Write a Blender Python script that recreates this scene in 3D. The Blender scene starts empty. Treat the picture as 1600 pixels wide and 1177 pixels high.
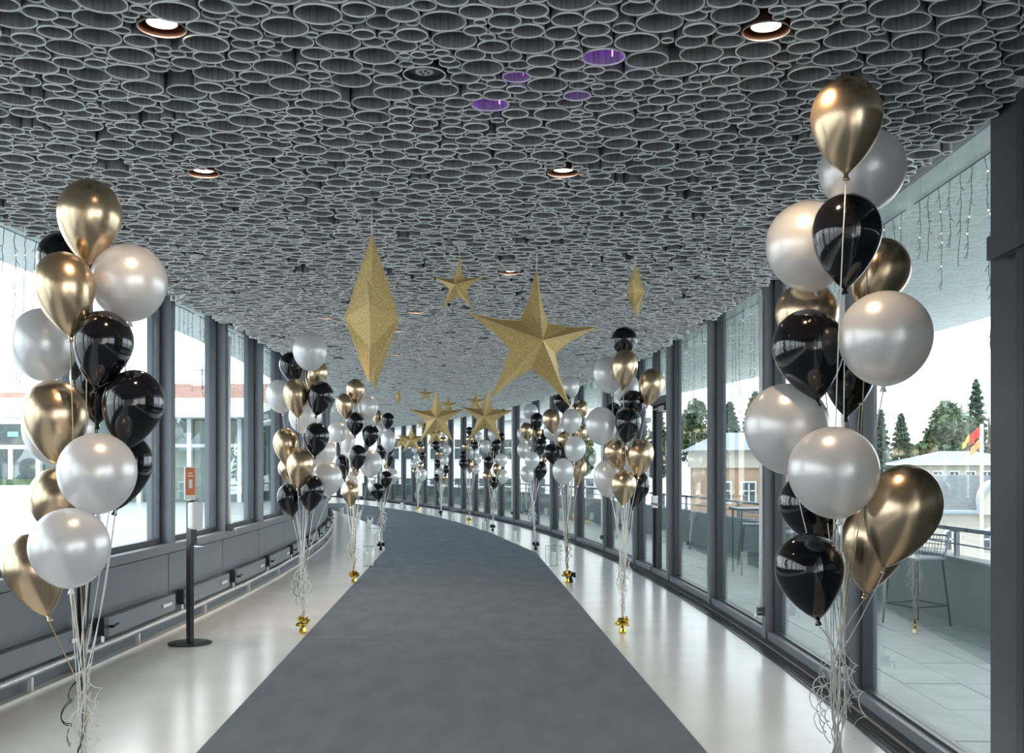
import bpy, bmesh, math, random, heapq
import numpy as np
from mathutils import Vector, Matrix
random.seed(7)
PI = math.pi
C = bpy.context.scene.collection
SC = bpy.context.scene

# ------------------------------------------------------------------ camera, sky, exposure
F = 1635.0; HZ = 726.0; CAMH = 1.55
cam = bpy.data.objects.new('camera', bpy.data.cameras.new('camera')); C.objects.link(cam)
cam.location = (0, 0, CAMH); cam.rotation_euler = (PI/2, 0, 0)
cam.data.sensor_width = 36; cam.data.lens = F/1600*36; cam.data.shift_y = (HZ-588.5)/1600
cam.data.clip_start = 0.05; cam.data.clip_end = 600
SC.camera = cam
SC.view_settings.view_transform = 'Standard'; SC.view_settings.look = 'None'
SC.view_settings.gamma = 1; SC.view_settings.use_curve_mapping = False
SC.view_settings.exposure = 1.95
SC.cycles.transparent_max_bounces = 32; SC.cycles.max_bounces = 10; SC.cycles.diffuse_bounces = 5; SC.cycles.glossy_bounces = 5
w = bpy.data.worlds.new('overcast_sky'); SC.world = w; w.use_nodes = True
nt = w.node_tree; nt.nodes.clear(); N = nt.nodes.new; L = nt.links.new
tc = N('ShaderNodeTexCoord'); sx = N('ShaderNodeSeparateXYZ'); L(tc.outputs['Generated'], sx.inputs[0])
mr = N('ShaderNodeValToRGB'); L(sx.outputs['Z'], mr.inputs[0])
e = mr.color_ramp.elements; e[0].position = 0.0; e[0].color = (0.90, 0.915, 0.93, 1); e[1].position = 0.6; e[1].color = (0.70, 0.78, 0.87, 1)
ns = N('ShaderNodeTexNoise'); ns.inputs['Scale'].default_value = 3.2; ns.inputs['Detail'].default_value = 7
L(tc.outputs['Generated'], ns.inputs['Vector'])
nr = N('ShaderNodeValToRGB'); L(ns.outputs['Fac'], nr.inputs[0]); nr.color_ramp.elements[0].position = .42; nr.color_ramp.elements[1].position = .62
mx = N('ShaderNodeMixRGB'); L(nr.outputs['Color'], mx.inputs['Fac']); L(mr.outputs['Color'], mx.inputs[1]); mx.inputs[2].default_value = (0.97, 0.98, 1.0, 1)
bg = N('ShaderNodeBackground'); bg.inputs['Strength'].default_value = 1.15; L(mx.outputs[0], bg.inputs['Color'])
wo = N('ShaderNodeOutputWorld'); L(bg.outputs[0], wo.inputs['Surface'])
sun = bpy.data.objects.new('sun', bpy.data.lights.new('sun', 'SUN')); C.objects.link(sun)
sun.data.energy = 0.5; sun.data.angle = 0.5; sun.data.color = (1.0, 0.97, 0.93); sun.rotation_euler = (math.radians(40), math.radians(-38), 0)

# ------------------------------------------------------------------ geometry of the corridor
R = 88.0; CR = (2.2-R, 8.0); RL = 88.0; CL = (-3.14-RL, 11.0); H = 3.05
def PR(o, s, z=0.0): return Vector((CR[0]+(R+o)*math.cos(s/R), CR[1]+(R+o)*math.sin(s/R), z))      # o > 0 is outside
def PL(o, s, z=0.0): return Vector((CL[0]+(RL-o)*math.cos(s/RL), CL[1]+(RL-o)*math.sin(s/RL), z))
def px(x, y, Y): return Vector(((x-800)/F*Y, Y, CAMH-(y-HZ)/F*Y))
def pf(x, y):
    Y = F*CAMH/(y-HZ); return Vector(((x-800)/F*Y, Y, 0))

# ------------------------------------------------------------------ materials
def mat(name, col, rough=.5, metal=0., noise=0., nscale=20., bump=0., emit=None, estr=0., coat=0., spec=.5, subsurf=0., stretch=None, col2=None):
    m = bpy.data.materials.new(name); m.use_nodes = True; t = m.node_tree; b = t.nodes['Principled BSDF']
    b.inputs['Base Color'].default_value = (*col, 1); b.inputs['Roughness'].default_value = rough; b.inputs['Metallic'].default_value = metal
    b.inputs['Coat Weight'].default_value = coat; b.inputs['Specular IOR Level'].default_value = spec
    if coat: b.inputs['Coat Roughness'].default_value = .05
    if emit: b.inputs['Emission Color'].default_value = (*emit, 1); b.inputs['Emission Strength'].default_value = estr
    if noise or bump or col2:
        tcn = t.nodes.new('ShaderNodeTexCoord'); nn = t.nodes.new('ShaderNodeTexNoise'); nn.inputs['Scale'].default_value = nscale; nn.inputs['Detail'].default_value = 5
        src = tcn.outputs['Object']
        if stretch:
            mp = t.nodes.new('ShaderNodeMapping'); mp.inputs['Scale'].default_value = stretch; t.links.new(src, mp.inputs[0]); src = mp.outputs[0]
        t.links.new(src, nn.inputs['Vector'])
        if noise or col2:
            rp = t.nodes.new('ShaderNodeValToRGB'); rp.color_ramp.elements[0].position = .3; rp.color_ramp.elements[1].position = .7
            c2 = col2 or tuple(min(1, c*(1+noise)) for c in col)
            rp.color_ramp.elements[0].color = (*(tuple(c*(1-noise) for c in col) if not col2 else col), 1); rp.color_ramp.elements[1].color = (*c2, 1)
            t.links.new(nn.outputs['Fac'], rp.inputs[0]); t.links.new(rp.outputs['Color'], b.inputs['Base Color'])
        if bump:
            bp = t.nodes.new('ShaderNodeBump'); bp.inputs['Strength'].default_value = bump; bp.inputs['Distance'].default_value = .01
            t.links.new(nn.outputs['Fac'], bp.inputs['Height']); t.links.new(bp.outputs['Normal'], b.inputs['Normal'])
    return m
def glass_mat(name, tint, ior=1.5, boost=1.0):
    m = bpy.data.materials.new(name); m.use_nodes = True; t = m.node_tree; t.nodes.clear()
    tr = t.nodes.new('ShaderNodeBsdfTransparent'); tr.inputs[0].default_value = (*tint, 1)
    gl = t.nodes.new('ShaderNodeBsdfGlossy'); gl.inputs['Roughness'].default_value = 0.0; gl.inputs[0].default_value = (.95, 1, 1, 1)
    fr = t.nodes.new('ShaderNodeFresnel'); fr.inputs[0].default_value = ior
    ml = t.nodes.new('ShaderNodeMath'); ml.operation = 'MULTIPLY'; ml.inputs[1].default_value = boost; ml.use_clamp = True; t.links.new(fr.outputs[0], ml.inputs[0])
    ge = t.nodes.new('ShaderNodeNewGeometry'); iv = t.nodes.new('ShaderNodeMath'); iv.operation = 'SUBTRACT'; iv.inputs[0].default_value = 1; t.links.new(ge.outputs['Backfacing'], iv.inputs[1])
    m2 = t.nodes.new('ShaderNodeMath'); m2.operation = 'MULTIPLY'; t.links.new(ml.outputs[0], m2.inputs[0]); t.links.new(iv.outputs[0], m2.inputs[1]); ml = m2   # the outer faces reflect; the pane's inner sides do not
    mx = t.nodes.new('ShaderNodeMixShader'); t.links.new(ml.outputs[0], mx.inputs[0]); t.links.new(tr.outputs[0], mx.inputs[1]); t.links.new(gl.outputs[0], mx.inputs[2])
    o = t.nodes.new('ShaderNodeOutputMaterial'); t.links.new(mx.outputs[0], o.inputs[0]); return m
M = {}
M['alu'] = mat('grey_aluminium', (.155, .172, .195), .42, .0, .05, 6, .0)
M['alu_dark'] = mat('charcoal_frame', (.035, .04, .05), .35)
M['panel'] = mat('grey_panel', (.15, .17, .195), .4, 0, .04, 3)
M['floor'] = mat('pale_terrazzo', (.72, .715, .70), .2, 0, .05, 2.2, 0)
M['carpet'] = mat('grey_carpet', (.122, .147, .172), .9, 0, .12, 5, .25, spec=.2, stretch=(1, .35, 1))
M['carpet2'] = mat('grey_carpet_far', (.132, .157, .182), .9, 0, .1, 5, .25, spec=.2)
M['slab'] = mat('dark_slab', (.03, .02, .022), .9)
M['tube'] = mat('grey_tube', (.34, .34, .345), .36, .3, .3, 9, 0, stretch=(12, 12, .5))
M['rim'] = mat('tube_cut_edge', (.82, .82, .81), .5, .0)
M['soffit'] = mat('pale_soffit', (.66, .70, .69), .8, 0, .05, 8, .1)
M['glass'] = glass_mat('window_glass', (.925, .965, .968), 1.5, 1.5)
M['glass2'] = glass_mat('jar_glass', (.985, .992, .992), 1.45, 1.1)
M['gold'] = mat('gold_chrome_latex', (.68, .52, .35), .26, .93)
M['white'] = mat('pearl_latex', (.74, .735, .74), .3, .38, 0, coat=.25)
_t = M['white'].node_tree; _b = _t.nodes['Principled BSDF']; _b.inputs['Base Color'].default_value = (.90, .895, .90, 1)
_tr = _t.nodes.new('ShaderNodeBsdfTranslucent'); _tr.inputs[0].default_value = (.9, .89, .9, 1); _mx = _t.nodes.new('ShaderNodeMixShader'); _mx.inputs[0].default_value = .34
_t.links.new(_b.outputs[0], _mx.inputs[1]); _t.links.new(_tr.outputs[0], _mx.inputs[2]); _t.links.new(_mx.outputs[0], _t.nodes['Material Output'].inputs[0])
M['black'] = mat('black_latex', (.006, .006, .008), .09, 0, coat=.5)
M['gold_rib'] = mat('gold_ribbon', (.55, .42, .2), .3, .8); M['white_rib'] = mat('white_ribbon', (.78, .77, .75), .4); M['black_rib'] = mat('black_ribbon', (.02, .02, .02), .35)
M['foil_gold'] = mat('gold_foil', (.72, .52, .10), .2, 1.0); M['foil_black'] = mat('black_foil', (.012, .012, .012), .2, .3)
M['seam'] = mat('gold_edge', (.72, .58, .32), .55, .3)
M['wax'] = mat('white_wax', (.93, .92, .90), .55); _t = M['wax'].node_tree; _tr = _t.nodes.new('ShaderNodeBsdfTranslucent'); _tr.inputs[0].default_value = (.97, .96, .93, 1); _mx = _t.nodes.new('ShaderNodeMixShader'); _mx.inputs[0].default_value = .5
_t.links.new(_t.nodes['Principled BSDF'].outputs[0], _mx.inputs[1]); _t.links.new(_tr.outputs[0], _mx.inputs[2]); _t.links.new(_mx.outputs[0], _t.nodes['Material Output'].inputs[0])
M['wick'] = mat('wick', (.02, .02, .02), .9)
M['blackm'] = mat('black_metal', (.012, .012, .014), .35); M['whitep'] = mat('white_plastic', (.72, .72, .69), .35)
M['orange'] = mat('orange_print', (.75, .19, .06), .5); M['paper'] = mat('white_paper', (.85, .85, .83), .6)
M['chrome'] = mat('steel', (.6, .6, .6), .25, .9); M['foilpipe'] = mat('foil_insulation', (.62, .63, .64), .34, .6, .15, 30, .6)
M['whitetrim'] = mat('white_trim', (.7, .7, .68), .5)
M['lamp'] = mat('lamp_disc', (1, .9, .8), .5, emit=(1, .74, .52), estr=5)
M['copper'] = mat('copper_reflector', (.28, .13, .07), .35, .85)
M['post'] = mat('charcoal_post', (.07, .07, .082), .35)
M['copper_in'] = mat('dark_copper_lining', (.085, .03, .016), .5, .2)
M['speaker'] = mat('speaker_plate', (.55, .55, .56), .5); M['hole'] = mat('hole', (.01, .01, .01), .9)
M['purple'] = mat('purple_reflection_glow', (.2, .05, .3), .5, emit=(.35, .05, .8), estr=6)  # self-lit purple that imitates reflected streaks
M['stone'] = mat('terrace_paver', (.40, .43, .43), .5, 0, .12, 4, .1); M['joint'] = mat('dark_joint', (.12, .13, .13), .9)
M['plaza'] = mat('plaza_paver', (.44, .47, .48), .35, 0, .07, 1.5); M['grass'] = mat('grass', (.13, .19, .06), .9, 0, .3, 2)
M['conc'] = mat('concrete', (.26, .28, .28), .8, 0, .07, 2.5, .1)
M['cream'] = mat('cream_render', (.40, .38, .32), .85, 0, .05, .6); M['white_r'] = mat('white_render', (.62, .62, .62), .8)
M['slate'] = mat('slate_roof', (.13, .14, .15), .7, 0, .25, 3, .3, stretch=(1, 1, 6)); M['zinc'] = mat('blue_zinc_roof', (.24, .28, .33), .5, 0, .06, 2)
M['redroof'] = mat('red_tile_roof', (.26, .13, .10), .8, 0, .2, 2, .3); M['brown'] = mat('brown_render', (.30, .20, .13), .85, 0, .2, 1)
M['pane_dark'] = mat('dark_window', (.04, .06, .065), .1); M['greenglass'] = mat('green_facade_glass', (.10, .15, .14), .15, 0, .4, .7)
M['leaf'] = mat('dark_leaf', (.045, .085, .025), .7, 0, .5, 1.5); M['leaf2'] = mat('conifer_needle', (.035, .065, .035), .8, 0, .4, 2)
M['leaf3'] = mat('bare_twig', (.16, .14, .12), .9, 0, .2, 2); M['bark'] = mat('bark', (.09, .07, .05), .9)
M['flag_red'] = mat('red_flag', (.60, .05, .04), .7); M['flag_or'] = mat('orange_flag', (.85, .28, .12), .7); M['flag_y'] = mat('yellow_cloth', (.75, .5, .06), .7)
M['warmwall'] = mat('warm_plaster', (.78, .70, .64), .8)
M['wire'] = mat('light_wire', (.13, .15, .15), .6); M['led'] = mat('fairy_led', (1, .8, .3), .5, emit=(1, .85, .4), estr=1.2)
M['green'] = mat('exit_green', (.1, .6, .35), .5, emit=(.1, .8, .5), estr=1.0)
# gold glitter for the stars
def glitter():
    m = bpy.data.materials.new('gold_glitter'); m.use_nodes = True; t = m.node_tree; b = t.nodes['Principled BSDF']
    tcn = t.nodes.new('ShaderNodeTexCoord'); v = t.nodes.new('ShaderNodeTexVoronoi'); v.inputs['Scale'].default_value = 230
    t.links.new(tcn.outputs['Object'], v.inputs['Vector']); r = t.nodes.new('ShaderNodeValToRGB')
    r.color_ramp.elements[0].color = (.56, .38, .14, 1); r.color_ramp.elements[1].color = (.88, .66, .30, 1); r.color_ramp.elements[0].position = .15; r.color_ramp.elements[1].position = .95
    sp = t.nodes.new('ShaderNodeSeparateColor'); t.links.new(v.outputs['Color'], sp.inputs[0]); t.links.new(sp.outputs[0], r.inputs[0]); t.links.new(r.outputs[0], b.inputs['Base Color'])
    b.inputs['Metallic'].default_value = .25; b.inputs['Roughness'].default_value = .5
    bp = t.nodes.new('ShaderNodeBump'); bp.inputs['Strength'].default_value = .35; bp.inputs['Distance'].default_value = .004
    t.links.new(sp.outputs[1], bp.inputs['Height']); t.links.new(bp.outputs[0], b.inputs['Normal']); return m
M['glitter'] = glitter()

# ------------------------------------------------------------------ helpers
class MB:
    def __init__(s): s.v = []; s.f = []; s.m = []
    def add(s, vs, fs, mi=0):
        n = len(s.v); s.v += [tuple(v) for v in vs]; s.f += [tuple(n+i for i in f) for f in fs]; s.m += [mi]*len(fs); return s
    def hexa(s, p, mi=0):   # 8 points: bottom ring 0-3, top ring 4-7
        return s.add(p, [(3, 2, 1, 0), (4, 5, 6, 7), (0, 1, 5, 4), (1, 2, 6, 5), (2, 3, 7, 6), (3, 0, 4, 7)], mi)
    def box(s, x0, x1, y0, y1, z0, z1, mi=0, T=None):
        p = [Vector(q) for q in ((x0, y0, z0), (x1, y0, z0), (x1, y1, z0), (x0, y1, z0), (x0, y0, z1), (x1, y0, z1), (x1, y1, z1), (x0, y1, z1))]
        if T is not None: p = [T @ q for q in p]
        return s.hexa(p, mi)
    def arc(s, P, o0, o1, s0, s1, z0, z1, n=1, mi=0):  # curved bar following a wall line P
        ss = [s0+(s1-s0)*i/n for i in range(n+1)]; vs = []
        for q in ss: vs += [P(o0, q, z0), P(o1, q, z0), P(o1, q, z1), P(o0, q, z1)]
        fs = [(0, 1, 2, 3), tuple(4*n+i for i in (3, 2, 1, 0))]
        for i in range(n):
            a = 4*i
            for k in range(4): fs.append((a+k, a+4+k, a+4+(k+1) % 4, a+(k+1) % 4))
        return s.add(vs, fs, mi)
    def lathe(s, prof, n=20, mi=0, T=None, cap=True):
        vs = []; fs = []
        for r, z in prof:
            for k in range(n):
                q = Vector((r*math.cos(2*PI*k/n), r*math.sin(2*PI*k/n), z)); vs.append(T @ q if T is not None else q)
        for i in range(len(prof)-1):
            for k in range(n): fs.append((i*n+k, i*n+(k+1) % n, (i+1)*n+(k+1) % n, (i+1)*n+k))
        if cap: fs.append(tuple(reversed(range(n)))); fs.append(tuple((len(prof)-1)*n+k for k in range(n)))
        return s.add(vs, fs, mi)
    def tube(s, pts, r, n=5, mi=0, flat=1.0):
        pts = [Vector(p) for p in pts]; vs = []; fs = []; up = Vector((0, .3, 1)).normalized(); u = None
        for i, p in enumerate(pts):
            d = (pts[min(i+1, len(pts)-1)]-pts[max(i-1, 0)])
            d = d.normalized() if d.length > 1e-9 else Vector((0, 0, 1))
            if u is None: u = d.cross(Vector((0, 1, 0.1)));
            u = (u-d*u.dot(d));
            if u.length < 1e-6: u = d.orthogonal()
            u.normalize(); v = d.cross(u)
            rr = r[i] if isinstance(r, (list, tuple)) else r
            for k in range(n): a = 2*PI*k/n; vs.append(p+u*(rr*math.cos(a))+v*(rr*flat*math.sin(a)))
        for i in range(len(pts)-1):
            for k in range(n): fs.append((i*n+k, i*n+(k+1) % n, (i+1)*n+(k+1) % n, (i+1)*n+k))
        fs.append(tuple(reversed(range(n)))); fs.append(tuple((len(pts)-1)*n+k for k in range(n)))
        return s.add(vs, fs, mi)
    def mesh(s, name, mats, smooth=False):
        me = bpy.data.meshes.new(name); me.from_pydata([tuple(v) for v in s.v], [], s.f)
        for m in (mats if isinstance(mats, (list, tuple)) else [mats]): me.materials.append(m)
        me.polygons.foreach_set('material_index', s.m)
        if smooth: me.polygons.foreach_set('use_smooth', [True]*len(s.f))
        me.update(); return me
    def build(s, name, mats, parent=None, smooth=False): return link(name, s.mesh(name, mats, smooth), parent)
def link(name, me, parent=None):
    o = bpy.data.objects.new(name, me); C.objects.link(o)
    if parent: o.parent = parent
    return o
def tag(o, label=None, cat=None, group=None, kind=None):
    for k, v in (('label', label), ('category', cat), ('group', group), ('kind', kind)):
        if v: o[k] = v
    return o
def empty(name, loc=(0, 0, 0), label=None, cat=None, group=None, kind=None, rz=0):
    o = bpy.data.objects.new(name, None); C.objects.link(o); o.location = loc; o.rotation_euler = (0, 0, rz); o.empty_display_size = .1
    return tag(o, label, cat, group, kind)
def aligned(d):   # rotation matrix taking +Z to d
    return Vector(d).to_track_quat('Z', 'Y').to_matrix().to_4x4()
def bevel(o, wd=.004, seg=2):
    b = o.modifiers.new('bevel', 'BEVEL'); b.width = wd; b.segments = seg; b.limit_method = 'ANGLE'; return o

# ------------------------------------------------------------------ floor, slab, end walls
def strip_mesh(name, a, b, z0, z1, m, parent=None):   # two matching edge polylines -> thin solid
    n = len(a); vs = []
    for i in range(n): vs += [(a[i][0], a[i][1], z0), (b[i][0], b[i][1], z0), (b[i][0], b[i][1], z1), (a[i][0], a[i][1], z1)]
    fs = [(0, 1, 2, 3), tuple(4*(n-1)+i for i in (3, 2, 1, 0))]
    for i in range(n-1):
        for k in range(4): fs.append((4*i+k, 4*i+4+k, 4*i+4+(k+1) % 4, 4*i+(k+1) % 4))
    return MB().add(vs, fs).build(name, m, parent)
def s_at(Y, cy, rad=88.0): return math.asin(max(-1, min(1, (Y-cy)/rad)))*rad
Ys = [-8+i*1.5 for i in range(42)]
A = [PL(.14, s_at(y, 11)) for y in Ys]; B = [PR(.12, s_at(y, 8)) for y in Ys]
tag(strip_mesh('floor', A, B, -.12, 0, M['floor']), 'pale polished terrazzo floor of the curved corridor', 'floor', kind='structure')
A2 = [PL(1.1, s_at(y, 11)) for y in Ys]; B2 = [PR(3.4, s_at(y, 8)) for y in Ys]
ceil = tag(strip_mesh('ceiling', A2, B2, H+.24, H+.6, M['slab']), 'dark ceiling slab hung with hundreds of grey tubes', 'ceiling', kind='structure')
fl = [PL(0.16, s_at(y, 11)) for y in Ys]
tag(strip_mesh('trim_1', [PL(1.1, s_at(y, 11)) for y in Ys], fl, H+.2, H+.238, M['soffit']), 'pale soffit outside the left window wall', 'soffit', kind='structure')
tag(strip_mesh('trim_2', [PR(.16, s_at(y, 8)) for y in Ys], [PR(3.4, s_at(y, 8)) for y in Ys], H+.2, H+.238, M['soffit']), 'pale concrete soffit over the right terrace', 'soffit', kind='structure')
tag(MB().box(-5, 3, -8.2, -8, 0, H+.4).build('wall_back', M['warmwall']), 'pale warm end wall behind the viewpoint', 'wall', kind='structure')
pe = PR(0, s_at(52.5, 8))
tag(MB().box(pe.x-6, pe.x+.5, 52.4, 52.6, 0, H+.3).build('wall_far', M['panel']), 'grey end wall at the far end of the corridor', 'wall', kind='structure')

# ------------------------------------------------------------------ right window wall
wr = empty('wall_right', PR(0, 0), 'curved floor-to-ceiling grey aluminium window wall on the right', 'wall', kind='structure')
wr.location = (0, 0, 0)
posts = [-8.0, -5.6, -3.4, -1.15, 1.1, 3.35, 5.6, 7.9, 10.3, 12.9, 15.4, 17.4, 19.6, 21.4, 23.1, 24.6, 26.1, 27.8, 29.6, 31.3, 32.8, 34.2, 35.8, 37.6, 39.5, 41.5, 43.5]
doors_r = {5: 'near', 10: 'far'}
MB().arc(PR, .0, .2, -8.2, 44.5, -.02, .05, 40).build('sill_rail', M['alu_dark'], wr)
MB().arc(PR, .0, .2, -8.2, 44.5, H+.17, H+.26, 40).build('head_rail', M['alu_dark'], wr)
g = MB(); 
for k in range(4): g.arc(PR, -.15+.032*k, -.15+.032*k+.02, -8, 44, .001, .008, 40)
tag(g.build('floor_grille', M['alu_dark'], wr), kind='stuff')
for i, s in enumerate(posts):
    d = -.02 if i not in (2,) else -.03
    wdt = .11 if i not in (2,) else .36
    MB().arc(PR, d, .16, s-wdt, s, .05, H+.17).build('mullion', M['alu'] if i != 2 else M['post'], wr)
wn = 0
for i in range(len(posts)-1):
    s0, s1 = posts[i]+.004, posts[i+1]-.112
    wn += 1
    if i == 1: continue
    isdoor = i == 6
    e = empty('window_%d' % wn, (0, 0, 0), 'tall fixed glass bay number %d of the right wall' % wn, 'window', kind='structure') if not isdoor else empty('door_2', (0, 0, 0), 'glass terrace door beside a fixed pane in the right wall', 'door', kind='structure')
    segs = [(s0, s1)] if not isdoor else [(s0, s0+1.0), (s0+1.08, s1)]
    for si, (a, b) in enumerate(segs):
        top = H+.168 if not (isdoor and si == 0) else 2.35
        f = MB(); fw = .055 if not (isdoor and si == 0) else .09
        f.arc(PR, .05, .12, a, a+fw, .052, top); f.arc(PR, .05, .12, b-fw, b, .052, top)
        f.arc(PR, .05, .12, a+fw, b-fw, .052, .13); f.arc(PR, .05, .12, a+fw, b-fw, top-fw, top)
        f.build('window_frame', M['alu_dark'], e)
        f = MB(); f.arc(PR, .0, .05, a, b, .052, .115); f.build('bottom_rail', M['alu'], e)
        MB().arc(PR, .08, .09, a+fw, b-fw, .13, top-fw).build('pane', M['glass'], e)
        if isdoor and si == 0:
            MB().arc(PR, -.02, .16, a, b, 2.36, 2.46).build('transom', M['alu_dark'], e)
            MB().arc(PR, .08, .09, a, b, 2.46, H+.168).build('pane', M['glass'], e)
            MB().arc(PR, .02, .12, b+.002, b+.078, .05, H+.168).build('door_jamb', M['alu_dark'], e)
            c = MB().arc(PR, -.03, .05, a+.1, a+.45, 2.26, 2.33); c.arc(PR, -.03, .0, a+.4, a+.8, 2.29, 2.31); c.build('door_closer', M['chrome'], e)
            c = MB().arc(PR, -.03, .05, b-.16, b-.10, .95, 1.12); c.arc(PR, -.06, -.03, b-.2, b-.75, 1.0, 1.03); c.build('door_handle', M['chrome'], e)
            c = MB(); c.arc(PR, .0, .02, s0+.3, s0+.6, 2.6, 2.75); c.build('exit_sign', M['green'], e)
# vertical opener rods on some mullions
for (P, s, z0, z1, sg, wall_) in ((PR, -1.23, .3, H-.05, 1, 'right'), (PR, 1.02, .3, H-.05, 1, 'right'), (PR, 10.2, .3, H-.05, 1, 'right'), (PR, 19.5, .3, H-.05, 1, 'right')):
    e = empty('opener_rod', P(-.05, s, z0), 'pale vertical opener rod with crank box, %s, right wall' % {-1.23: 'behind the near balloon bunch', 1.02: 'left of the near bunch', 10.2: 'behind the second bunch', 19.5: 'farthest'}[s], 'rod')
    b = MB(); b.tube([(0, 0, 0), (0, 0, z1-z0)], .015, 8); b.build('rod', M['paper'], e, True)
    bevel(MB().box(-.03, .03, -.035, .035, -.05, .02).build('crank_box', M['alu_dark'], e))
    MB().tube([(0, -.03, -.02), (-.05, -.04, -.02), (-.06, -.04, -.06)], .006, 6).build('crank', M['chrome'], e)

# near door at the right edge
d1 = empty('door_1', (0, 0, 0), 'dark metal entrance door with a transom at the right edge of the picture', 'door', kind='structure')
s0, s1 = posts[1]+.01, posts[2]-.37
MB().arc(PR, -.08, .1, s1-.07, s1, .02, H).build('door_jamb', M['alu_dark'], d1)
MB().arc(PR, -.08, .1, s0, s0+.07, .02, H).build('door_jamb', M['alu_dark'], d1)
MB().arc(PR, -.1, .1, s0+.07, s1-.07, 2.42, 2.52).build('transom', M['alu_dark'], d1)
MB().arc(PR, -.1, -.052, s1-.07, s1+.24, 2.42, 2.52).build('transom_bracket', M['post'], d1)
MB().arc(PR, .04, .06, s0+.07, s1-.07, 2.52, H).build('overpanel', M['alu_dark'], d1)
f = MB(); f.arc(PR, .0, .06, s1-.2, s1-.075, .02, 2.41); f.arc(PR, .0, .06, s0+.075, s0+.2, .02, 2.41); f.arc(PR, .0, .06, s0+.2, s1-.2, .02, .3); f.arc(PR, .0, .06, s0+.2, s1-.2, 2.25, 2.41)
f.build('door_leaf', M['alu_dark'], d1); MB().arc(PR, .02, .035, s0+.2, s1-.2, .3, 2.25).build('pane', M['pane_dark'], d1)
hd = MB(); hd.arc(PR, -.03, .0, s1-.17, s1-.1, .98, 1.12); hd.arc(PR, -.09, -.06, s1-.62, s1-.12, 1.02, 1.06); hd.arc(PR, -.07, -.0, s1-.15, s1-.12, 1.03, 1.05); hd.build('door_handle', M['chrome'], d1)

# ------------------------------------------------------------------ left window wall
wl = empty('wall_left', (0, 0, 0), 'curved left wall with low grey panels under tall windows', 'wall', kind='structure')
OL = .12; pl = [-17.9+1.87*i for i in range(34)]
MB().arc(PL, OL+.06, OL+.12, -18.5, 43, -.02, .78, 50).build('backing_panel', M['alu_dark'], wl)
MB().arc(PL, OL-.06, OL+.2, -18.5, 43, .74, .80, 50).build('window_sill', M['alu'], wl)
MB().arc(PL, OL, OL+.2, -18.5, 43, H+.195, H+.26, 50).build('head_rail', M['alu_dark'], wl)
MB().arc(PL, OL-.01, OL+.06, -18.5, 43, .0, .1, 50).build('plinth', M['alu'], wl)
pm = None
for i, s in enumerate(pl):
    MB().arc(PL, OL-.03, OL+.2, s, s+.12, .80, H+.195).build('mullion', M['alu'], wl)
    if i+1 < len(pl):
        MB().arc(PL, OL+.015, OL+.05, s+.072, pl[i+1]+.050, .11, .695).build('wall_panel', M['panel'], wl)
        MB().arc(PL, OL, OL+.05, s+.064, pl[i+1]+.056, .705, .738).build('panel_rail', M['alu'], wl)
for i in range(len(pl)-1):
    if i < 3: 
        pass
    a, b = pl[i]+.122, pl[i+1]-.002; wn += 1; fw = .06
    e = empty('window_%d' % wn, (0, 0, 0), 'tall glass bay number %d of the left wall above the grey panels' % (i+1), 'window', kind='structure')
    f = MB(); f.arc(PL, OL+.06, OL+.13, a, a+fw, .802, H+.193); f.arc(PL, OL+.06, OL+.13, b-fw, b, .802, H+.193)
    f.arc(PL, OL+.06, OL+.13, a+fw, b-fw, .802, .85); f.arc(PL, OL+.06, OL+.13, a+fw, b-fw, H+.145, H+.193)
    f.build('window_frame', M['alu_dark'], e)
    MB().arc(PL, OL+.09, OL+.10, a+fw, b-fw, .85, H+.145).build('pane', M['glass'], e)
# floor strip and insulated pipe along the left wall
tag(MB().arc(PL, -.012, .0, -18, 42, 0, .02, 50).build('baseboard_left', M['whitetrim']), 'thin white floor strip along the left wall', 'baseboard', kind='structure')
ps = [-18+.5*i for i in range(122)]
pipe = empty('heating_pipe', (0, 0, 0), 'silver foil-wrapped heating pipe running along the foot of the left wall', 'pipe')
t = MB(); t.tube([PL(.045, s, .125+.003*math.sin(s*3.1)) for s in ps], [.026+.003*math.sin(i*2.3) for i in range(len(ps))], 10); t.build('foil_pipe', M['foilpipe'], pipe, True)
for s in [-17+1.87*i for i in range(31)]:
    if s > 40: continue
    MB().arc(PL, .03, .06, s, s+.03, .0, .10).build('pipe_bracket', M['whitep'], pipe)
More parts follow.
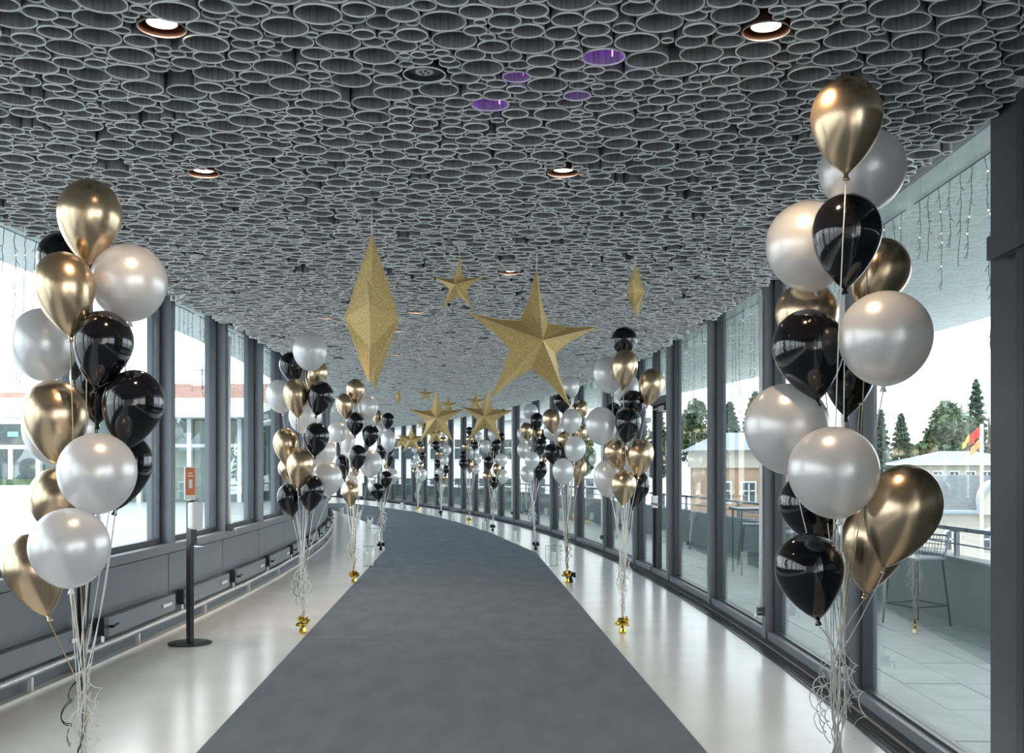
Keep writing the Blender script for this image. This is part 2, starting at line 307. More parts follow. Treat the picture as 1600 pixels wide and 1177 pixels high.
# radiator boxes
for i in range(1, 24):
    a, b = pl[i]+.16, pl[i+1]-.05
    if a < -7.5: continue
    k = sum(1 for j in range(1, i) if pl[j]+.16 >= -7.5)
    lab = ['nearest low grey radiator box, left of the near balloon bunch', 'low grey radiator box behind the near left balloon bunch', 'low grey radiator box just before the black sanitiser stand', 'low grey radiator box behind the black sanitiser stand'][k] if k < 4 else 'low grey radiator box %s past the sanitiser stand on the left wall' % ['first', 'second', 'third', 'fourth', 'fifth', 'sixth', 'seventh', 'eighth', 'ninth', 'tenth', 'eleventh', 'twelfth', 'thirteenth', 'fourteenth', 'fifteenth', 'sixteenth', 'seventeenth', 'eighteenth', 'nineteenth'][k-4]
    e = empty('radiator_box', PL(OL-.1, a, .18), lab, 'radiator', 'low radiator boxes along the left wall'); o = Matrix.Translation(-e.location)
    def PP(q, s, z, o=o): return o @ PL(q, s, z)
    MB().arc(PP, OL-.09, OL-.032, a+.09, b, .18, .33).build('cover', M['panel'], e)
    MB().arc(PP, OL-.10, OL-.032, a, a+.088, .20, .345).build('end_block', M['alu_dark'], e)
    v = MB(); v.tube([PP(OL-.1, a+.1, .26), PP(OL-.13, a+.1, .26), PP(OL-.13, a+.2, .27)], .012, 6); v.build('valve', M['blackm'], e)
    v = MB(); v.tube([PP(OL-.07, a+.03, .20), PP(OL-.07, a+.03, .15)], .018, 8); v.build('pipe_stub', M['chrome'], e)
    v = MB(); v.arc(PP, OL-.1, OL-.09, b-.35, b-.12, .24, .27); v.build('slot_plate', M['chrome'], e)
e = empty('wall_strut', PL(.02, -3.18, 0), 'slim black metal strut from sill to floor behind the near left bunch', 'strut')
bevel(MB().box(-.02, .02, -.035, .035, 0, .80).build('upright', M['blackm'], e)); MB().box(-.045, .045, -.02, .09, .27, .33).build('clamp', M['alu'], e); MB().box(-.05, .05, -.05, .05, 0, .015).build('foot', M['blackm'], e)
# opener rod left
s = pl[12]-.08
for i, s in enumerate(pl):
    if abs(s-.8) < .95: s = pl[i]
    else: continue
    break
e = empty('opener_rod', PL(OL-.06, s+.06, .85), 'pale vertical window opener rod with crank box on the left wall', 'rod')
MB().tube([(0, 0, 0), (0, 0, H-.9)], .016, 8).build('rod', M['paper'], e, True)
bevel(MB().box(-.03, .04, -.04, .04, -.05, .03).build('crank_box', M['alu_dark'], e)); MB().tube([(.03, -.03, -.02), (.08, -.04, -.02), (.08, -.05, -.05)], .007, 6).build('crank', M['chrome'], e)

# ------------------------------------------------------------------ carpet runner
car = empty('carpet_runner', (0, 0, .001), 'long grey fabric carpet runner curving down the corridor', 'carpet')
Lp = [(-1.38, -3), (-1.69, 5.62), (-1.85, 9.2), (-2.29, 18.9), (-3.23, 25.9), (-4.1, 28.8), (-5.5, 33.8), (-8.3, 42.0)]
Rp = [(1.48, -3), (1.045, 5.62), (.86, 9.2), (.39, 18.6), (-.99, 26.0), (-1.6, 28.6), (-3.2, 34.2), (-6.3, 41.5)]
strip_mesh('carpet_strip', Lp[:3], Rp[:3], 0, .006, M['carpet'], car)
strip_mesh('carpet_strip', Lp[2:4], [Rp[2], (.5, 16.04), (.42, 18.3)][::2], 0, .008, M['carpet'], car)
strip_mesh('carpet_strip', [Lp[3], (-2.9, 23.3), Lp[4]], [(.42, 18.3), (-.46, 23.5), Rp[4]], 0, .0065, M['carpet'], car)
strip_mesh('carpet_strip', Lp[4:6], Rp[4:6], 0, .009, M['carpet2'], car)
strip_mesh('carpet_strip', Lp[5:], Rp[5:], 0, .007, M['carpet2'], car)

# ------------------------------------------------------------------ ceiling of tubes: circles packed tangent to one another
CLS = [.083, .059, .043, .031, .024]; WT = [.15, .28, .20, .19, .18]
V0, V1, W0 = 1.2, 27.0, 5.75
lights = [(253, 45), (1197, 50), (318, 272), (880, 271), (797, 427), (650, 488), (508, 497), (620, 517), (618, 555)]
ceil_pts = [px(x, y, F*1.5/(HZ-y)) for x, y in lights]
spk = [(663, 118), (718, 378), (308, 399)]; spk_pts = [px(x, y, F*1.5/(HZ-y)) for x, y in spk]
def to_uv(p):
    dx, dy = p.x-CR[0], p.y-CR[1]; return R-math.hypot(dx, dy), math.atan2(dy, dx)*R+8
obst = [to_uv(p)+(.088,) for p in ceil_pts+spk_pts]
def pack():
    cs = []; grid = {}; cell = .17; heaps = [[] for _ in CLS]; rnd = random.Random(3)
    def near(u, v, rad):
        a, b = int(rad/cell)+1, (int(u//cell), int(v//cell)); out = []
        for i in range(b[0]-a, b[0]+a+1):
            for j in range(b[1]-a, b[1]+a+1):
                q = grid.get((i, j))
                if q: out += q
        return out
    def put(u, v, r, skipc=False):
        n = len(cs); nb = near(u, v, r+.083*3); cs.append((u, v, r)); grid.setdefault((int(u//cell), int(v//cell)), []).append(n)
        for m in nb:
            mu, mv, mr_ = cs[m]; dx, dy = mu-u, mv-v; d = math.sqrt(dx*dx+dy*dy)
            if d < 1e-9: continue
            for k, rc in enumerate(CLS):
                if d >= r+mr_+2*rc: continue
                a = r+rc; b = mr_+rc; x = (a*a-b*b+d*d)/(2*d); h2 = a*a-x*x
                if h2 <= 0: continue
                h = math.sqrt(h2); bx, by = u+dx*x/d, v+dy*x/d
                for sg in (1, -1):
                    cu, cv = bx-sg*dy*h/d, by+sg*dx*h/d
                    if rc < cu < W0-rc and cv < V1: heapq.heappush(heaps[k], (cv+rnd.random()*.02, cu, cv))
    for o in obst: put(*o)
    u = .0
    while u < W0:
        k = rnd.choices(range(5), WT)[0]; put(u+CLS[k], V0+rnd.random()*.02, CLS[k]); u += 2*CLS[k]
    idle = 0
    while idle < 12:
        k = rnd.choices(range(5), WT)[0]; hp = heaps[k]; rc = CLS[k]; done = False
        while hp:
            _, cu, cv = heapq.heappop(hp)
            if cv < V0-.05: continue
            ok = True
            for m in near(cu, cv, rc+.09):
                mu, mv, mr_ = cs[m]; t_ = rc+mr_-.0015
                if (cu-mu)**2+(cv-mv)**2 < t_*t_: ok = False; break
            if ok: put(cu, cv, rc); done = True; break
        idle = 0 if done else idle+1
    return cs
circ = pack(); no = len(obst); body = circ[no:]
body += [(u, v+25.3, r) for u, v, r in body if 1.9 <= v <= 22]
rndt = random.Random(5); tubes = []
for u, v, r in body:
    s = v-8; p = PR(-u, s); uu = u
    if u < r+.03: continue
    dl = math.hypot(p.x-CL[0], p.y-CL[1])-RL
    if dl < r+.02: continue
    if rndt.random() < (.05 if r > .05 else .09): continue
    tubes.append((p.x, p.y, r*.97, H+rndt.uniform(-.008, .008)))
TL = .235
def ring_prof(r, top): w_ = .0024 if r < .05 else .0032; return [(r, top), (r, .005), (r, 0), (r-w_, 0), (r-w_, .005), (r-w_, top)]
tubes.sort(key=lambda t_: t_[0]**2+t_[1]**2)
def vis(t_):
    return t_[1] > 0 and abs(t_[0]/t_[1]*F) < 815 and HZ-(t_[3]-CAMH)/t_[1]*F > -12
big = [t_ for t_ in tubes if vis(t_)][:300]; bs = set(big)
protos = {}
for t_ in big:
    k = round(t_[2], 4)
    if k not in protos:
        b = MB(); pr = ring_prof(k, TL)
        for i in range(5): b.lathe(pr[i:i+2], 30, 1 if i in (1, 2, 3) else 0, cap=False)
        me = b.mesh('ceiling_tube', [M['tube'], M['rim']]); me.polygons.foreach_set('use_smooth', [True]*len(me.polygons)); protos[k] = me
    o = link('ceiling_tube', protos[k], ceil); o.location = (t_[0], t_[1], t_[3]); o.rotation_euler = (0, 0, random.random()*6)
def mass(sel, n, name):
    sel = np.array(sel); k = len(sel); a = np.arange(n)*2*np.pi/n; ca, sa = np.cos(a), np.sin(a); V = np.zeros((k, 6, n, 3))
    wl_ = np.where(sel[:, 2] < .05, .0024, .0032)
    for j in range(6):
        rr = sel[:, 2]-(wl_ if j > 2 else 0); zz = sel[:, 3]+[TL, .005, 0, 0, .005, TL][j]
        V[:, j, :, 0] = sel[:, 0:1]+rr[:, None]*ca; V[:, j, :, 1] = sel[:, 1:2]+rr[:, None]*sa; V[:, j, :, 2] = zz[:, None]
    i0 = np.arange(n); i1 = (i0+1) % n; f = []
    for j in range(5): f.append(np.stack([j*n+i0, j*n+i1, (j+1)*n+i1, (j+1)*n+i0], 1))
    f = np.stack(f, 0).reshape(-1, 4); mi = np.repeat(np.array([0, 1, 1, 1, 0]), n)
    Fa = (f[None]+(np.arange(k)*6*n)[:, None, None]).reshape(-1); nf = k*len(f)
    me = bpy.data.meshes.new(name); me.vertices.add(k*6*n); me.vertices.foreach_set('co', V.reshape(-1)); me.loops.add(nf*4); me.loops.foreach_set('vertex_index', Fa.astype(np.int32))
    me.polygons.add(nf); me.polygons.foreach_set('loop_start', (np.arange(nf)*4).astype(np.int32)); me.materials.append(M['tube']); me.materials.append(M['rim'])
    me.update(calc_edges=True); me.polygons.foreach_set('material_index', np.tile(mi, k).astype(np.int32)); me.polygons.foreach_set('use_smooth', np.ones(nf, bool)); me.validate()
    o = link(name, me, ceil); o['kind'] = 'stuff'; return k
rest = [t_ for t_ in tubes if t_ not in bs]
dd = lambda t_: math.hypot(t_[0], t_[1])
mass([t_ for t_ in rest if dd(t_) < 8], 24, 'tube_field'); mass([t_ for t_ in rest if 8 <= dd(t_) < 14], 14, 'tube_field'); mass([t_ for t_ in rest if dd(t_) >= 14], 9, 'tube_field')
print('tubes', len(tubes))

# downlights, loudspeaker and detectors set in tubes
pos_dl = ['nearest on the left, above the near left bunch', 'nearest on the right', 'second on the left, behind the nearest one', 'second on the right, above the large star', 'middle one between the two large stars', 'small one just right of the sideways star', 'far left one above the second left bunch', 'far one beside the sideways star', 'farthest one below the sideways star']
for p, lb in zip(ceil_pts, pos_dl):
    e = empty('downlight', (p.x, p.y, H), 'round warm ceiling downlight, '+lb, 'lamp', 'recessed ceiling downlights')
    b = MB(); pr = ring_prof(.083, .2)
    for i in range(5): b.lathe(pr[i:i+2], 30, 1 if i in (1, 2, 3) else 0, cap=False)
    b.build('housing', [M['copper_in'], M['tube']], e, True)
    MB().lathe([(.0795, .075), (.045, .07), (.052, .018), (.054, .018), (.047, .078)], 30, cap=False).build('reflector', M['copper'], e, True)
    MB().lathe([(.050, .020), (.050, .026)], 24).build('lamp_disc', M['lamp'], e)
    ld = bpy.data.lights.new('downlight_beam', 'SPOT'); ld.energy = 14; ld.color = (1, .72, .45); ld.spot_size = 1.9; ld.spot_blend = .6; ld.shadow_soft_size = .04
    lo = bpy.data.objects.new('downlight_beam', ld); C.objects.link(lo); lo.parent = e; lo.location = (0, 0, -.012)
p = spk_pts[0]; e = empty('ceiling_speaker', (p.x, p.y, H), 'round grey ceiling loudspeaker set in a dark tube near the top centre', 'speaker')
b = MB(); pr = ring_prof(.083, .2)
for i in range(5): b.lathe(pr[i:i+2], 30, 1 if i in (1, 2, 3) else 0, cap=False)
b.build('housing', [M['alu_dark'], M['rim']], e, True); MB().lathe([(.079, .02), (.079, .03)], 30).build('baffle', M['alu_dark'], e)
MB().lathe([(.035, .012), (.035, .0195)], 24).build('grille', M['speaker'], e)
for k in range(4): MB().lathe([(.006, .010), (.006, .0118)], 10, T=Matrix.Translation((.016*math.cos(k*PI/2+.4), .016*math.sin(k*PI/2+.4), 0))).build('speaker_hole', M['hole'], e)
for p, lb in zip(spk_pts[1:], ('above the small star', 'at left above the window wall')):
    e = empty('ceiling_detector', (p.x, p.y, H), 'dark round ceiling detector '+lb, 'detector', 'dark ceiling detectors')
    MB().lathe([(.08, .0), (.08, .1)], 24).build('base', M['alu_dark'], e, True); MB().lathe([(.03, -.02), (.045, -.012), (.05, -.001)], 20).build('cap', M['speaker'], e, True)
for i, (x, y) in enumerate(((955, 98), (910, 135), (798, 132), (760, 195))):  # purple reflections in the tubes, imitated by glowing strips and added lamps
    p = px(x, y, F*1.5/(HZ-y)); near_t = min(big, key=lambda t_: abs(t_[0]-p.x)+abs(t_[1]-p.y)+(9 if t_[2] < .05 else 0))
    e = empty('purple_reflection_glow', (near_t[0], near_t[1], H+.19), 'added purple glow imitating a reflection inside a ceiling tube, %s of four' % ('rightmost', 'second from the right', 'second from the left', 'leftmost')[i], 'lamp', 'added purple glows in the ceiling tubes')
    MB().box(near_t[2]*.45, near_t[2]*.45+.007, near_t[2]*.82, near_t[2]*.85, -.16, -.02).build('painted_streak', M['purple'], e)  # glowing strip painted in for a reflected streak
    ld = bpy.data.lights.new('added_purple_glow', 'POINT'); ld.energy = .07; ld.color = (.45, .08, 1); ld.shadow_soft_size = .01  # added lamp, tints the tube like reflected purple light
    lo = bpy.data.objects.new('added_purple_glow', ld); C.objects.link(lo); lo.parent = e; lo.location = (0, 0, -.03)

# ------------------------------------------------------------------ stars
def star_mesh(rad, inner=.345, depth=.32, curve=.0):
    b = MB(); O = []; I = []
    for k in range(5):
        a = PI/2+k*2*PI/5; O.append(Vector((rad*math.cos(a), 0, rad*math.sin(a)))); a += PI/5; I.append(Vector((inner*rad*math.cos(a), 0, inner*rad*math.sin(a))))
    rim = []
    for k in range(5):      # arms narrow with a hollow curve from the inner corner to the tip
        rim.append(O[k]); m = (O[k]+I[k])/2; m *= .88; rim.append(m); rim.append(I[k]); m2 = (I[k]+O[(k+1) % 5])/2*.88; rim.append(m2)
    n = len(rim)
    for sg in (1, -1):
        c = Vector((0, sg*depth*rad, 0)); mids = []
        for k in range(n):   # ridge points halfway along each arm give the folded look
            pass
        for k in range(5):
            i = 4*k; tip = rim[i]; ridge = c.lerp(tip, .5); ridge.y = sg*depth*rad*.5
            rm, li = rim[(i+1) % n], rim[(i+2) % n]; lm, ll = rim[(i-1) % n], rim[(i-2) % n]
            vs = [c, ridge, tip, rm, li, lm, ll]; fs = [(1, 3, 2), (0, 4, 3), (0, 3, 1), (1, 2, 5), (0, 5, 6), (0, 1, 5)]
            if sg > 0: fs = [tuple(reversed(f_)) for f_ in fs]
            b.add(vs, fs)
    return b, rim, [Vector((0, sg*depth*rad, 0)) for sg in (1, -1)]
def star(x, y, hpx, Y, rot, tilt, label, grp, big_=True, yh=None):
    rad = hpx/F*Y/1.81; c = px(x, y, Y); e = empty('hanging_star', c, label, 'star', grp)
    b, rim, cs_ = star_mesh(rad)
    T = Matrix.Rotation(rot, 4, 'Z') @ Matrix.Rotation(tilt, 4, 'Y')
    b.v = [tuple(T @ Vector(v)) for v in b.v]; b.build('star_body', M['glitter'], e)
    rt = .0035 if big_ else .0025
    s_ = MB(); rr = [T @ r_ for r_ in rim]; s_.tube(rr+[rr[0]], rt, 4)
    for c_ in cs_:
        for k in range(5):
            rg = c_.lerp(rim[4*k], .5); rg.y = c_.y*.5
            s_.tube([T @ c_, T @ rg, rr[4*k]], rt*.7, 4)
    s_.build('seam', M['seam'], e)
    top = T @ rim[0]; MB().tube([top, (top.x, top.y, H-c.z+.05)], .004 if big_ else .0025, 5).build('hanging_cord', M['white_rib'], e)
G1, G2 = 'large gold glitter stars', 'small gold glitter stars'
star(581, 497, 237, 6.3, math.radians(94), 0, 'large gold star seen side-on, nearest and left of centre', G1)
star(833, 536, 212, 7.4, math.radians(22), math.radians(3), 'large gold five-pointed star right of centre, facing us', G1)
star(716, 447, 80, 7.3, math.radians(-20), math.radians(3), 'small gold star high near the ceiling between the two large stars', G2, False)
star(993, 456, 78, 7.5, math.radians(76), 0, 'small gold star turned side-on near the ceiling at right', G2, False)
star(682, 654, 84, 18.4, 0, 0, 'large gold star facing us straight at the far centre left', G1)
star(760, 652, 84, 18.9, math.radians(-12), math.radians(4), 'large gold star at the far centre right', G1)
star(643, 688, 44, 33, 0, 0, 'far gold star low at left of the far centre stars', G1, True)
star(622, 621, 27, 20.5, math.radians(92), 0, 'small narrow gold star side-on left of the far centre stars', G2, False)
star(665, 617, 26, 20.6, math.radians(15), 0, 'small gold star just above left of the far large star', G2, False)
star(701, 634, 32, 20.7, math.radians(35), 0, 'small gold star peeping behind the right arm of the far left large star', G2, False)
star(744, 629, 34, 20.8, math.radians(20), 0, 'small gold star behind the upper left of the far right large star', G2, False)
star(680, 679, 40, 32, math.radians(20), 0, 'far gold star under the far centre left large star', G1, True)
star(658, 663, 15, 30, 0, 0, 'tiny gold star far away between the far stars', G2, False)
star(627, 690, 28, 36, 0, 0, 'farthest gold star, at the left end of the row', G1, False)

# ------------------------------------------------------------------ balloons
def bal_profile(kind, n):
    pr = [];
    for i in range(n+1):
        t = (1-math.cos(PI*i/n))/2
        if kind == 'white': tm = .47; p_, q_ = 2.0, .54
        else: tm = .40; p_, q_ = 1.75, .80
        if t < tm: u = (tm-t)/tm; r = math.sqrt(max(0, 1-u*u))
        else: u = (t-tm)/(1-tm); r = max(0, 1-u**p_)**q_
        pr.append((max(r*.5, .0 if i == 0 else .028), 1-t))
    pr[0] = (.0005, 1.0); return list(reversed(pr))
BM = {}
for k in ('white', 'gold', 'black'):
    for lod, (n, sg) in enumerate(((30, 40), (16, 20))):
        BM[k, lod] = MB().lathe(bal_profile(k, n), sg).mesh('balloon_skin', M[k], True)
for k in ('white', 'gold', 'black'):
    b = MB(); b.lathe([(.010, .006), (.007, -.004), (.009, -.008), (.013, -.018), (.012, -.020)], 12); BM['knot', k] = b.mesh('knot', M[k], True)
ORD = ['topmost', 'second', 'third', 'fourth', 'fifth', 'sixth', 'seventh', 'eighth']
CN = {'white': 'pearl white', 'gold': 'gold chrome', 'black': 'glossy black'}
def bunch(items, Y0, gather, weight, phrase, lod, foil, seed, r_rib):
    rnd = random.Random(seed); bl = []
    for it in items:
        k, cx, cy, kx, ky, wd, lay = it; bl.append([k, cx, cy, kx, ky, wd, Y0+lay])
    for _ in range(80):          # ease overlapping balloons apart in depth; their place in the view stays
        for i in range(len(bl)):
            for j in range(i):
                a, b = bl[i], bl[j]; ca = px(a[1]*.6+a[3]*.4, a[2]*.58+a[4]*.42, a[6]); cb = px(b[1]*.6+b[3]*.4, b[2]*.58+b[4]*.42, b[6])
                d = (ca-cb).length; need = (a[5]*a[6]+b[5]*b[6])/F/2*1.0
                if d < need:
                    m = (need-d)*.25+.003; sg = 1 if a[6] > b[6] else -1
                    a[6] += sg*m; b[6] -= sg*m
                    for q in (a, b): q[6] = max(Y0-.55, min(Y0+.65, q[6]))
    wp = Vector(weight); gp = Vector(gather); order = {}
    for q in sorted(bl, key=lambda q: q[2]+q[4]):
        order.setdefault(q[0], []).append(id(q))
    for q in bl:
        k = q[0]; n = len(order[k]); idx = order[k].index(id(q))
        if n == 1: pos = 'only %s balloon' % CN[k]
        elif idx == n-1: pos = 'lowest %s balloon' % CN[k]
        elif idx == 0: pos = 'topmost %s balloon' % CN[k]
        else: pos = '%s %s balloon from the top' % (ORD[idx], CN[k])
        top = px(q[1], q[2], q[6]); kn = px(q[3], q[4], q[6]); ax = top-kn; wd = q[5]/F*q[6]; Ln = ax.length
        e = empty('balloon', kn, '%s in the %s' % (pos, phrase), 'balloon', 'balloons in the %s' % phrase)
        rot = ax.to_track_quat('Z', 'Y')
        o = link('balloon_skin', BM[k, lod], e); o.rotation_mode = 'QUATERNION'; o.rotation_quaternion = rot; o.scale = (wd, wd, Ln)
        o = link('knot', BM['knot', k], e); o.rotation_mode = 'QUATERNION'; o.rotation_quaternion = rot
        if lod: o.scale = (1.2, 1.2, 1.2)
        rc = rnd.choice(['white', 'white', 'white', 'black' if k == 'black' else 'gold'])
        g = gp+Vector((rnd.uniform(-.03, .03), rnd.uniform(-.03, .03), rnd.uniform(-.06, .10))); w_ = wp+Vector((rnd.uniform(-.01, .01), rnd.uniform(-.01, .01), .09))
        pts = [kn+Vector((0, 0, -.015))]; n1 = 8; st = pts[0]; bow_ = rnd.uniform(-.9, .9)
        for i in range(1, n1+1):
            t = i/n1; p = st.lerp(g, t); hl = math.sin(t*PI)*.035; p.x += hl*bow_; p.z -= hl*.5; pts.append(p)
        nn = 12 if not lod else 7; ph = rnd.random()*6; am = rnd.uniform(.004, .022)
        for i in range(1, nn+1):
            t = i/nn; p = g.lerp(w_, t); p.x += math.sin(ph+t*14)*am*math.sin(t*PI); p.y += math.cos(ph+t*14)*am*math.sin(t*PI); pts.append(p)
        b = MB(); b.tube([p-kn for p in pts], r_rib, 4, 0, .5)
        if rnd.random() < .6:     # curled spare end of the ribbon
            q0 = g-kn; cr = [q0]
            dxx = rnd.choice([-1, 1])*rnd.uniform(.5, 1)
            nc_ = 40 if not lod else 18
            for i in range(1, nc_+1): t = i/nc_; cr.append(q0+Vector((dxx*.07*math.sin(t*2.6)+.016*math.cos(t*17), .02*math.sin(t*17), .03-.26*t+.012*math.sin(t*17))))
            b.tube(cr, r_rib*.9, 4, 0, .5)
        b.build('ribbon', M[rc+'_rib'], e, True)
    # foil weight with a bow
    for f_i, fc in enumerate(foil):
        e = empty('balloon_weight', (wp.x+f_i*.05, wp.y+f_i*.02, .0), '%s foil balloon weight with a bow under the %s' % (fc, phrase), 'weight')
        MB().lathe([(.030, .0), (.036, .02), (.026, .055), (.012, .075), (.022, .09)], 10).build('foil_sack', M['foil_'+fc], e)
        b = MB(); rr_ = random.Random(seed+f_i)
        for k in range(20):
            a = rr_.random()*2*PI; el = rr_.uniform(-.3, 1.2); d = Vector((math.cos(a)*math.cos(el), math.sin(a)*math.cos(el), math.sin(el))); sd = d.orthogonal().normalized()
            L_ = .072; c0 = Vector((0, 0, .095)); b.tube([c0, c0+d*L_*.6+sd*.016, c0+d*L_, c0+d*L_*.6-sd*.016, c0], .010, 4, 0, .3)
        b.build('bow', M['foil_'+fc], e)

L1 = [('gold', 143, 281, 136, 415, 97, -.05), ('black', 84, 366, 118, 470, 76, .3), ('gold', 94, 394, 110, 526, 91, -.15), ('white', 200, 382, 203, 503, 115, 0), ('white', 66, 482, 72, 597, 101, .15),
      ('black', 168, 486, 150, 607, 92, -.1), ('black', 148, 545, 152, 664, 76, .25), ('black', 220, 579, 192, 706, 93, -.05), ('gold', 82, 594, 92, 728, 99, 0), ('white', 92, 618, 92, 729, 108, .35),
      ('black', 214, 683, 180, 798, 72, .2), ('white', 151, 677, 153, 804, 119, -.25), ('gold', 88, 729, 108, 850, 98, .1), ('white', 106, 794, 111, 920, 121, -.35), ('gold', 36, 835, 76, 964, 91, -.05)]
bunch(L1, 4.25, px(130, 1075, 4.2), pf(126, 1325), 'large nearest bunch on the left', 0, ['gold'], 1, .0024)
R1 = [('gold', 1323, 122, 1322, 273, 110, -.35), ('white', 1340, 203, 1356, 332, 132, 0), ('black', 1325, 302, 1320, 452, 107, -.15), ('white', 1256, 315, 1274, 456, 134, 0.05), ('gold', 1392, 375, 1350, 492, 92, .15),
      ('gold', 1260, 441, 1262, 560, 97, .2), ('black', 1254, 484, 1277, 627, 111, -.1), ('white', 1386, 455, 1380, 604, 142, -.2), ('black', 1330, 530, 1322, 652, 82, .15), ('white', 1220, 600, 1240, 742, 131, .05),
      ('white', 1295, 667, 1310, 811, 139, -.25), ('black', 1248, 742, 1290, 856, 94, .15), ('gold', 1432, 728, 1381, 888, 116, -.25), ('gold', 1378, 780, 1352, 928, 101, 0), ('black', 1255, 834, 1278, 969, 106, -.15)]
bunch(R1, 4.05, px(1311, 1040, 4.0), pf(1306, 1352), 'large nearest bunch on the right', 0, ['gold'], 2, .0024)
L2 = [('white', 485, 519, 484, 580, 53, -.1), ('black', 450, 551, 463, 600, 38, .1), ('gold', 502, 564, 484, 612, 34, .1), ('white', 431, 594, 442, 646, 40, .05), ('gold', 460, 591, 466, 653, 41, -.1),
      ('black', 505, 596, 494, 650, 40, -.1), ('white', 480, 624, 474, 679, 51, .3), ('black', 496, 660, 492, 714, 40, -.1), ('gold', 444, 669, 451, 729, 40, 0), ('white', 507, 682, 500, 730, 42, .2),
      ('gold', 472, 701, 465, 763, 42, -.15), ('gold', 447, 716, 455, 755, 32, .25), ('white', 509, 721, 513, 775, 48, .1), ('black', 448, 756, 457, 808, 37, 0), ('black', 490, 743, 483, 800, 39, -.1)]
bunch(L2, 9.55, px(474, 895, 9.6), pf(473, 990), 'second bunch on the left', 0, ['gold'], 3, .003)
R2 = [('black', 976, 511, 974, 560, 41, .1), ('white', 944, 557, 956, 615, 45, .1), ('gold', 979, 546, 973, 609, 40, -.1), ('white', 978, 584, 980, 632, 42, .3), ('gold', 1023, 576, 1011, 635, 41, -.05),
      ('black', 987, 610, 990, 655, 40, .05), ('black', 984, 637, 977, 693, 41, -.15), ('black', 957, 629, 962, 665, 26, .35), ('white', 937, 636, 942, 696, 49, 0), ('gold', 958, 686, 970, 736, 37, 0),
      ('gold', 1003, 686, 997, 745, 42, -.1), ('white', 986, 690, 988, 740, 36, .3), ('white', 944, 720, 955, 778, 42, .1), ('gold', 976, 735, 973, 790, 39, -.15), ('black', 1004, 738, 989, 794, 34, .15)]
bunch(R2, 9.55, px(974, 880, 9.6), pf(973, 990), 'second bunch on the right', 0, ['gold'], 4, .003)
def bb(col, x0, x1, y0, y1, lay, axx): c = (x0+x1)/2; d = (axx-c)*.14; return (col, c-d, y0, c+d, y1, x1-x0, lay)
def far(Y, ax, g, w_, phrase, foil, seed, rr_, lst): bunch([bb(*q[:5], q[5] if len(q) > 5 else 0, ax) for q in lst], Y, px(g[0], g[1], Y), pf(*w_), phrase, 1, foil, seed, rr_)
W, GD, BK = 'white', 'gold', 'black'
far(13.7, 555, (552, 850), (553, 911), 'third bunch on the left', ['gold'], 5, .0036, [(GD, 541, 570, 592, 633), (GD, 525, 553, 615, 656, -.1), (W, 559, 591, 619, 656), (BK, 541, 569, 644, 682, -.1), (W, 512, 543, 659, 692), (W, 533, 556, 673, 708, .3),
    (BK, 565, 592, 664, 700, -.1), (BK, 545, 573, 695, 735, -.2), (W, 561, 597, 704, 746, 0), (BK, 524, 547, 710, 750), (GD, 545, 562, 728, 748, .3), (GD, 534, 561, 751, 792, -.1), (W, 538, 560, 742, 770, .2)])
far(13.7, 884, (884, 845), (886, 911), 'third bunch on the right', ['gold', 'black'], 6, .0036, [(W, 876, 905, 588, 623, .1), (BK, 865, 893, 614, 646), (GD, 893, 919, 625, 659, .1), (GD, 848, 876, 639, 678, -.1), (W, 877, 909, 639, 678, -.15), (W, 849, 882, 658, 690, .3),
    (GD, 898, 917, 663, 695, .1), (GD, 871, 895, 674, 706), (BK, 850, 878, 693, 727), (W, 882, 915, 682, 722, -.15), (BK, 870, 890, 695, 722, .3), (W, 863, 897, 716, 758, -.1), (GD, 895, 916, 717, 759, 0)])
far(18.7, 600, (597, 805), (595, 860), 'fourth bunch on the left', ['black'], 7, .005, [(BK, 596, 616, 645, 672), (GD, 581, 597, 640, 665, .1), (W, 587, 603, 662, 684, .2), (W, 595, 618, 671, 708), (BK, 587, 604, 695, 719), (GD, 598, 610, 715, 735, .2), (W, 601, 622, 732, 758, .1), (BK, 593, 613, 736, 763, -.1), (BK, 579, 601, 755, 783, -.1), (W, 575, 590, 751, 772, .2), (BK, 603, 615, 700, 731, .1)])
far(18.9, 833, (833, 795), (837, 860), 'fourth bunch on the right', ['black'], 8, .005, [(W, 817, 841, 631, 656), (BK, 828, 849, 645, 674, -.1), (GD, 813, 833, 660, 690, -.1), (W, 808, 824, 668, 692, .2), (BK, 835, 855, 685, 712), (W, 808, 828, 691, 717), (W, 820, 843, 706, 733, -.1),
    (BK, 843, 858, 671, 690, .2), (W, 813, 835, 728, 755), (BK, 834, 855, 721, 752, .1), (GD, 832, 847, 668, 687, .2), (GD, 845, 855, 710, 728, .2)])
far(24.4, 771, (771, 785), (770, 830), 'fifth bunch on the right', ['black'], 9, .006, [(W, 762, 780, 667, 690), (BK, 777, 789, 676, 694), (BK, 768, 783, 687, 708), (BK, 766, 781, 698, 718, .2), (W, 750, 768, 688, 708), (W, 773, 793, 709, 730), (BK, 756, 771, 713, 735, -.1), (GD, 770, 783, 724, 744, -.1), (W, 776, 795, 734, 756), (GD, 754, 770, 735, 757), (BK, 766, 779, 745, 766)])
far(27.5, 735, (734, 775), (733, 818), 'sixth bunch on the right', ['gold'], 10, .006, [(BK, 728, 739, 667, 681), (GD, 728, 741, 680, 695), (W, 741, 754, 675, 690), (GD, 722, 733, 692, 706), (BK, 736, 748, 690, 704), (W, 734, 748, 699, 716), (BK, 718, 731, 705, 719, .1), (BK, 717, 732, 717, 734, -.1), (GD, 728, 740, 716, 741), (W, 741, 753, 710, 725), (W, 737, 750, 727, 741)])
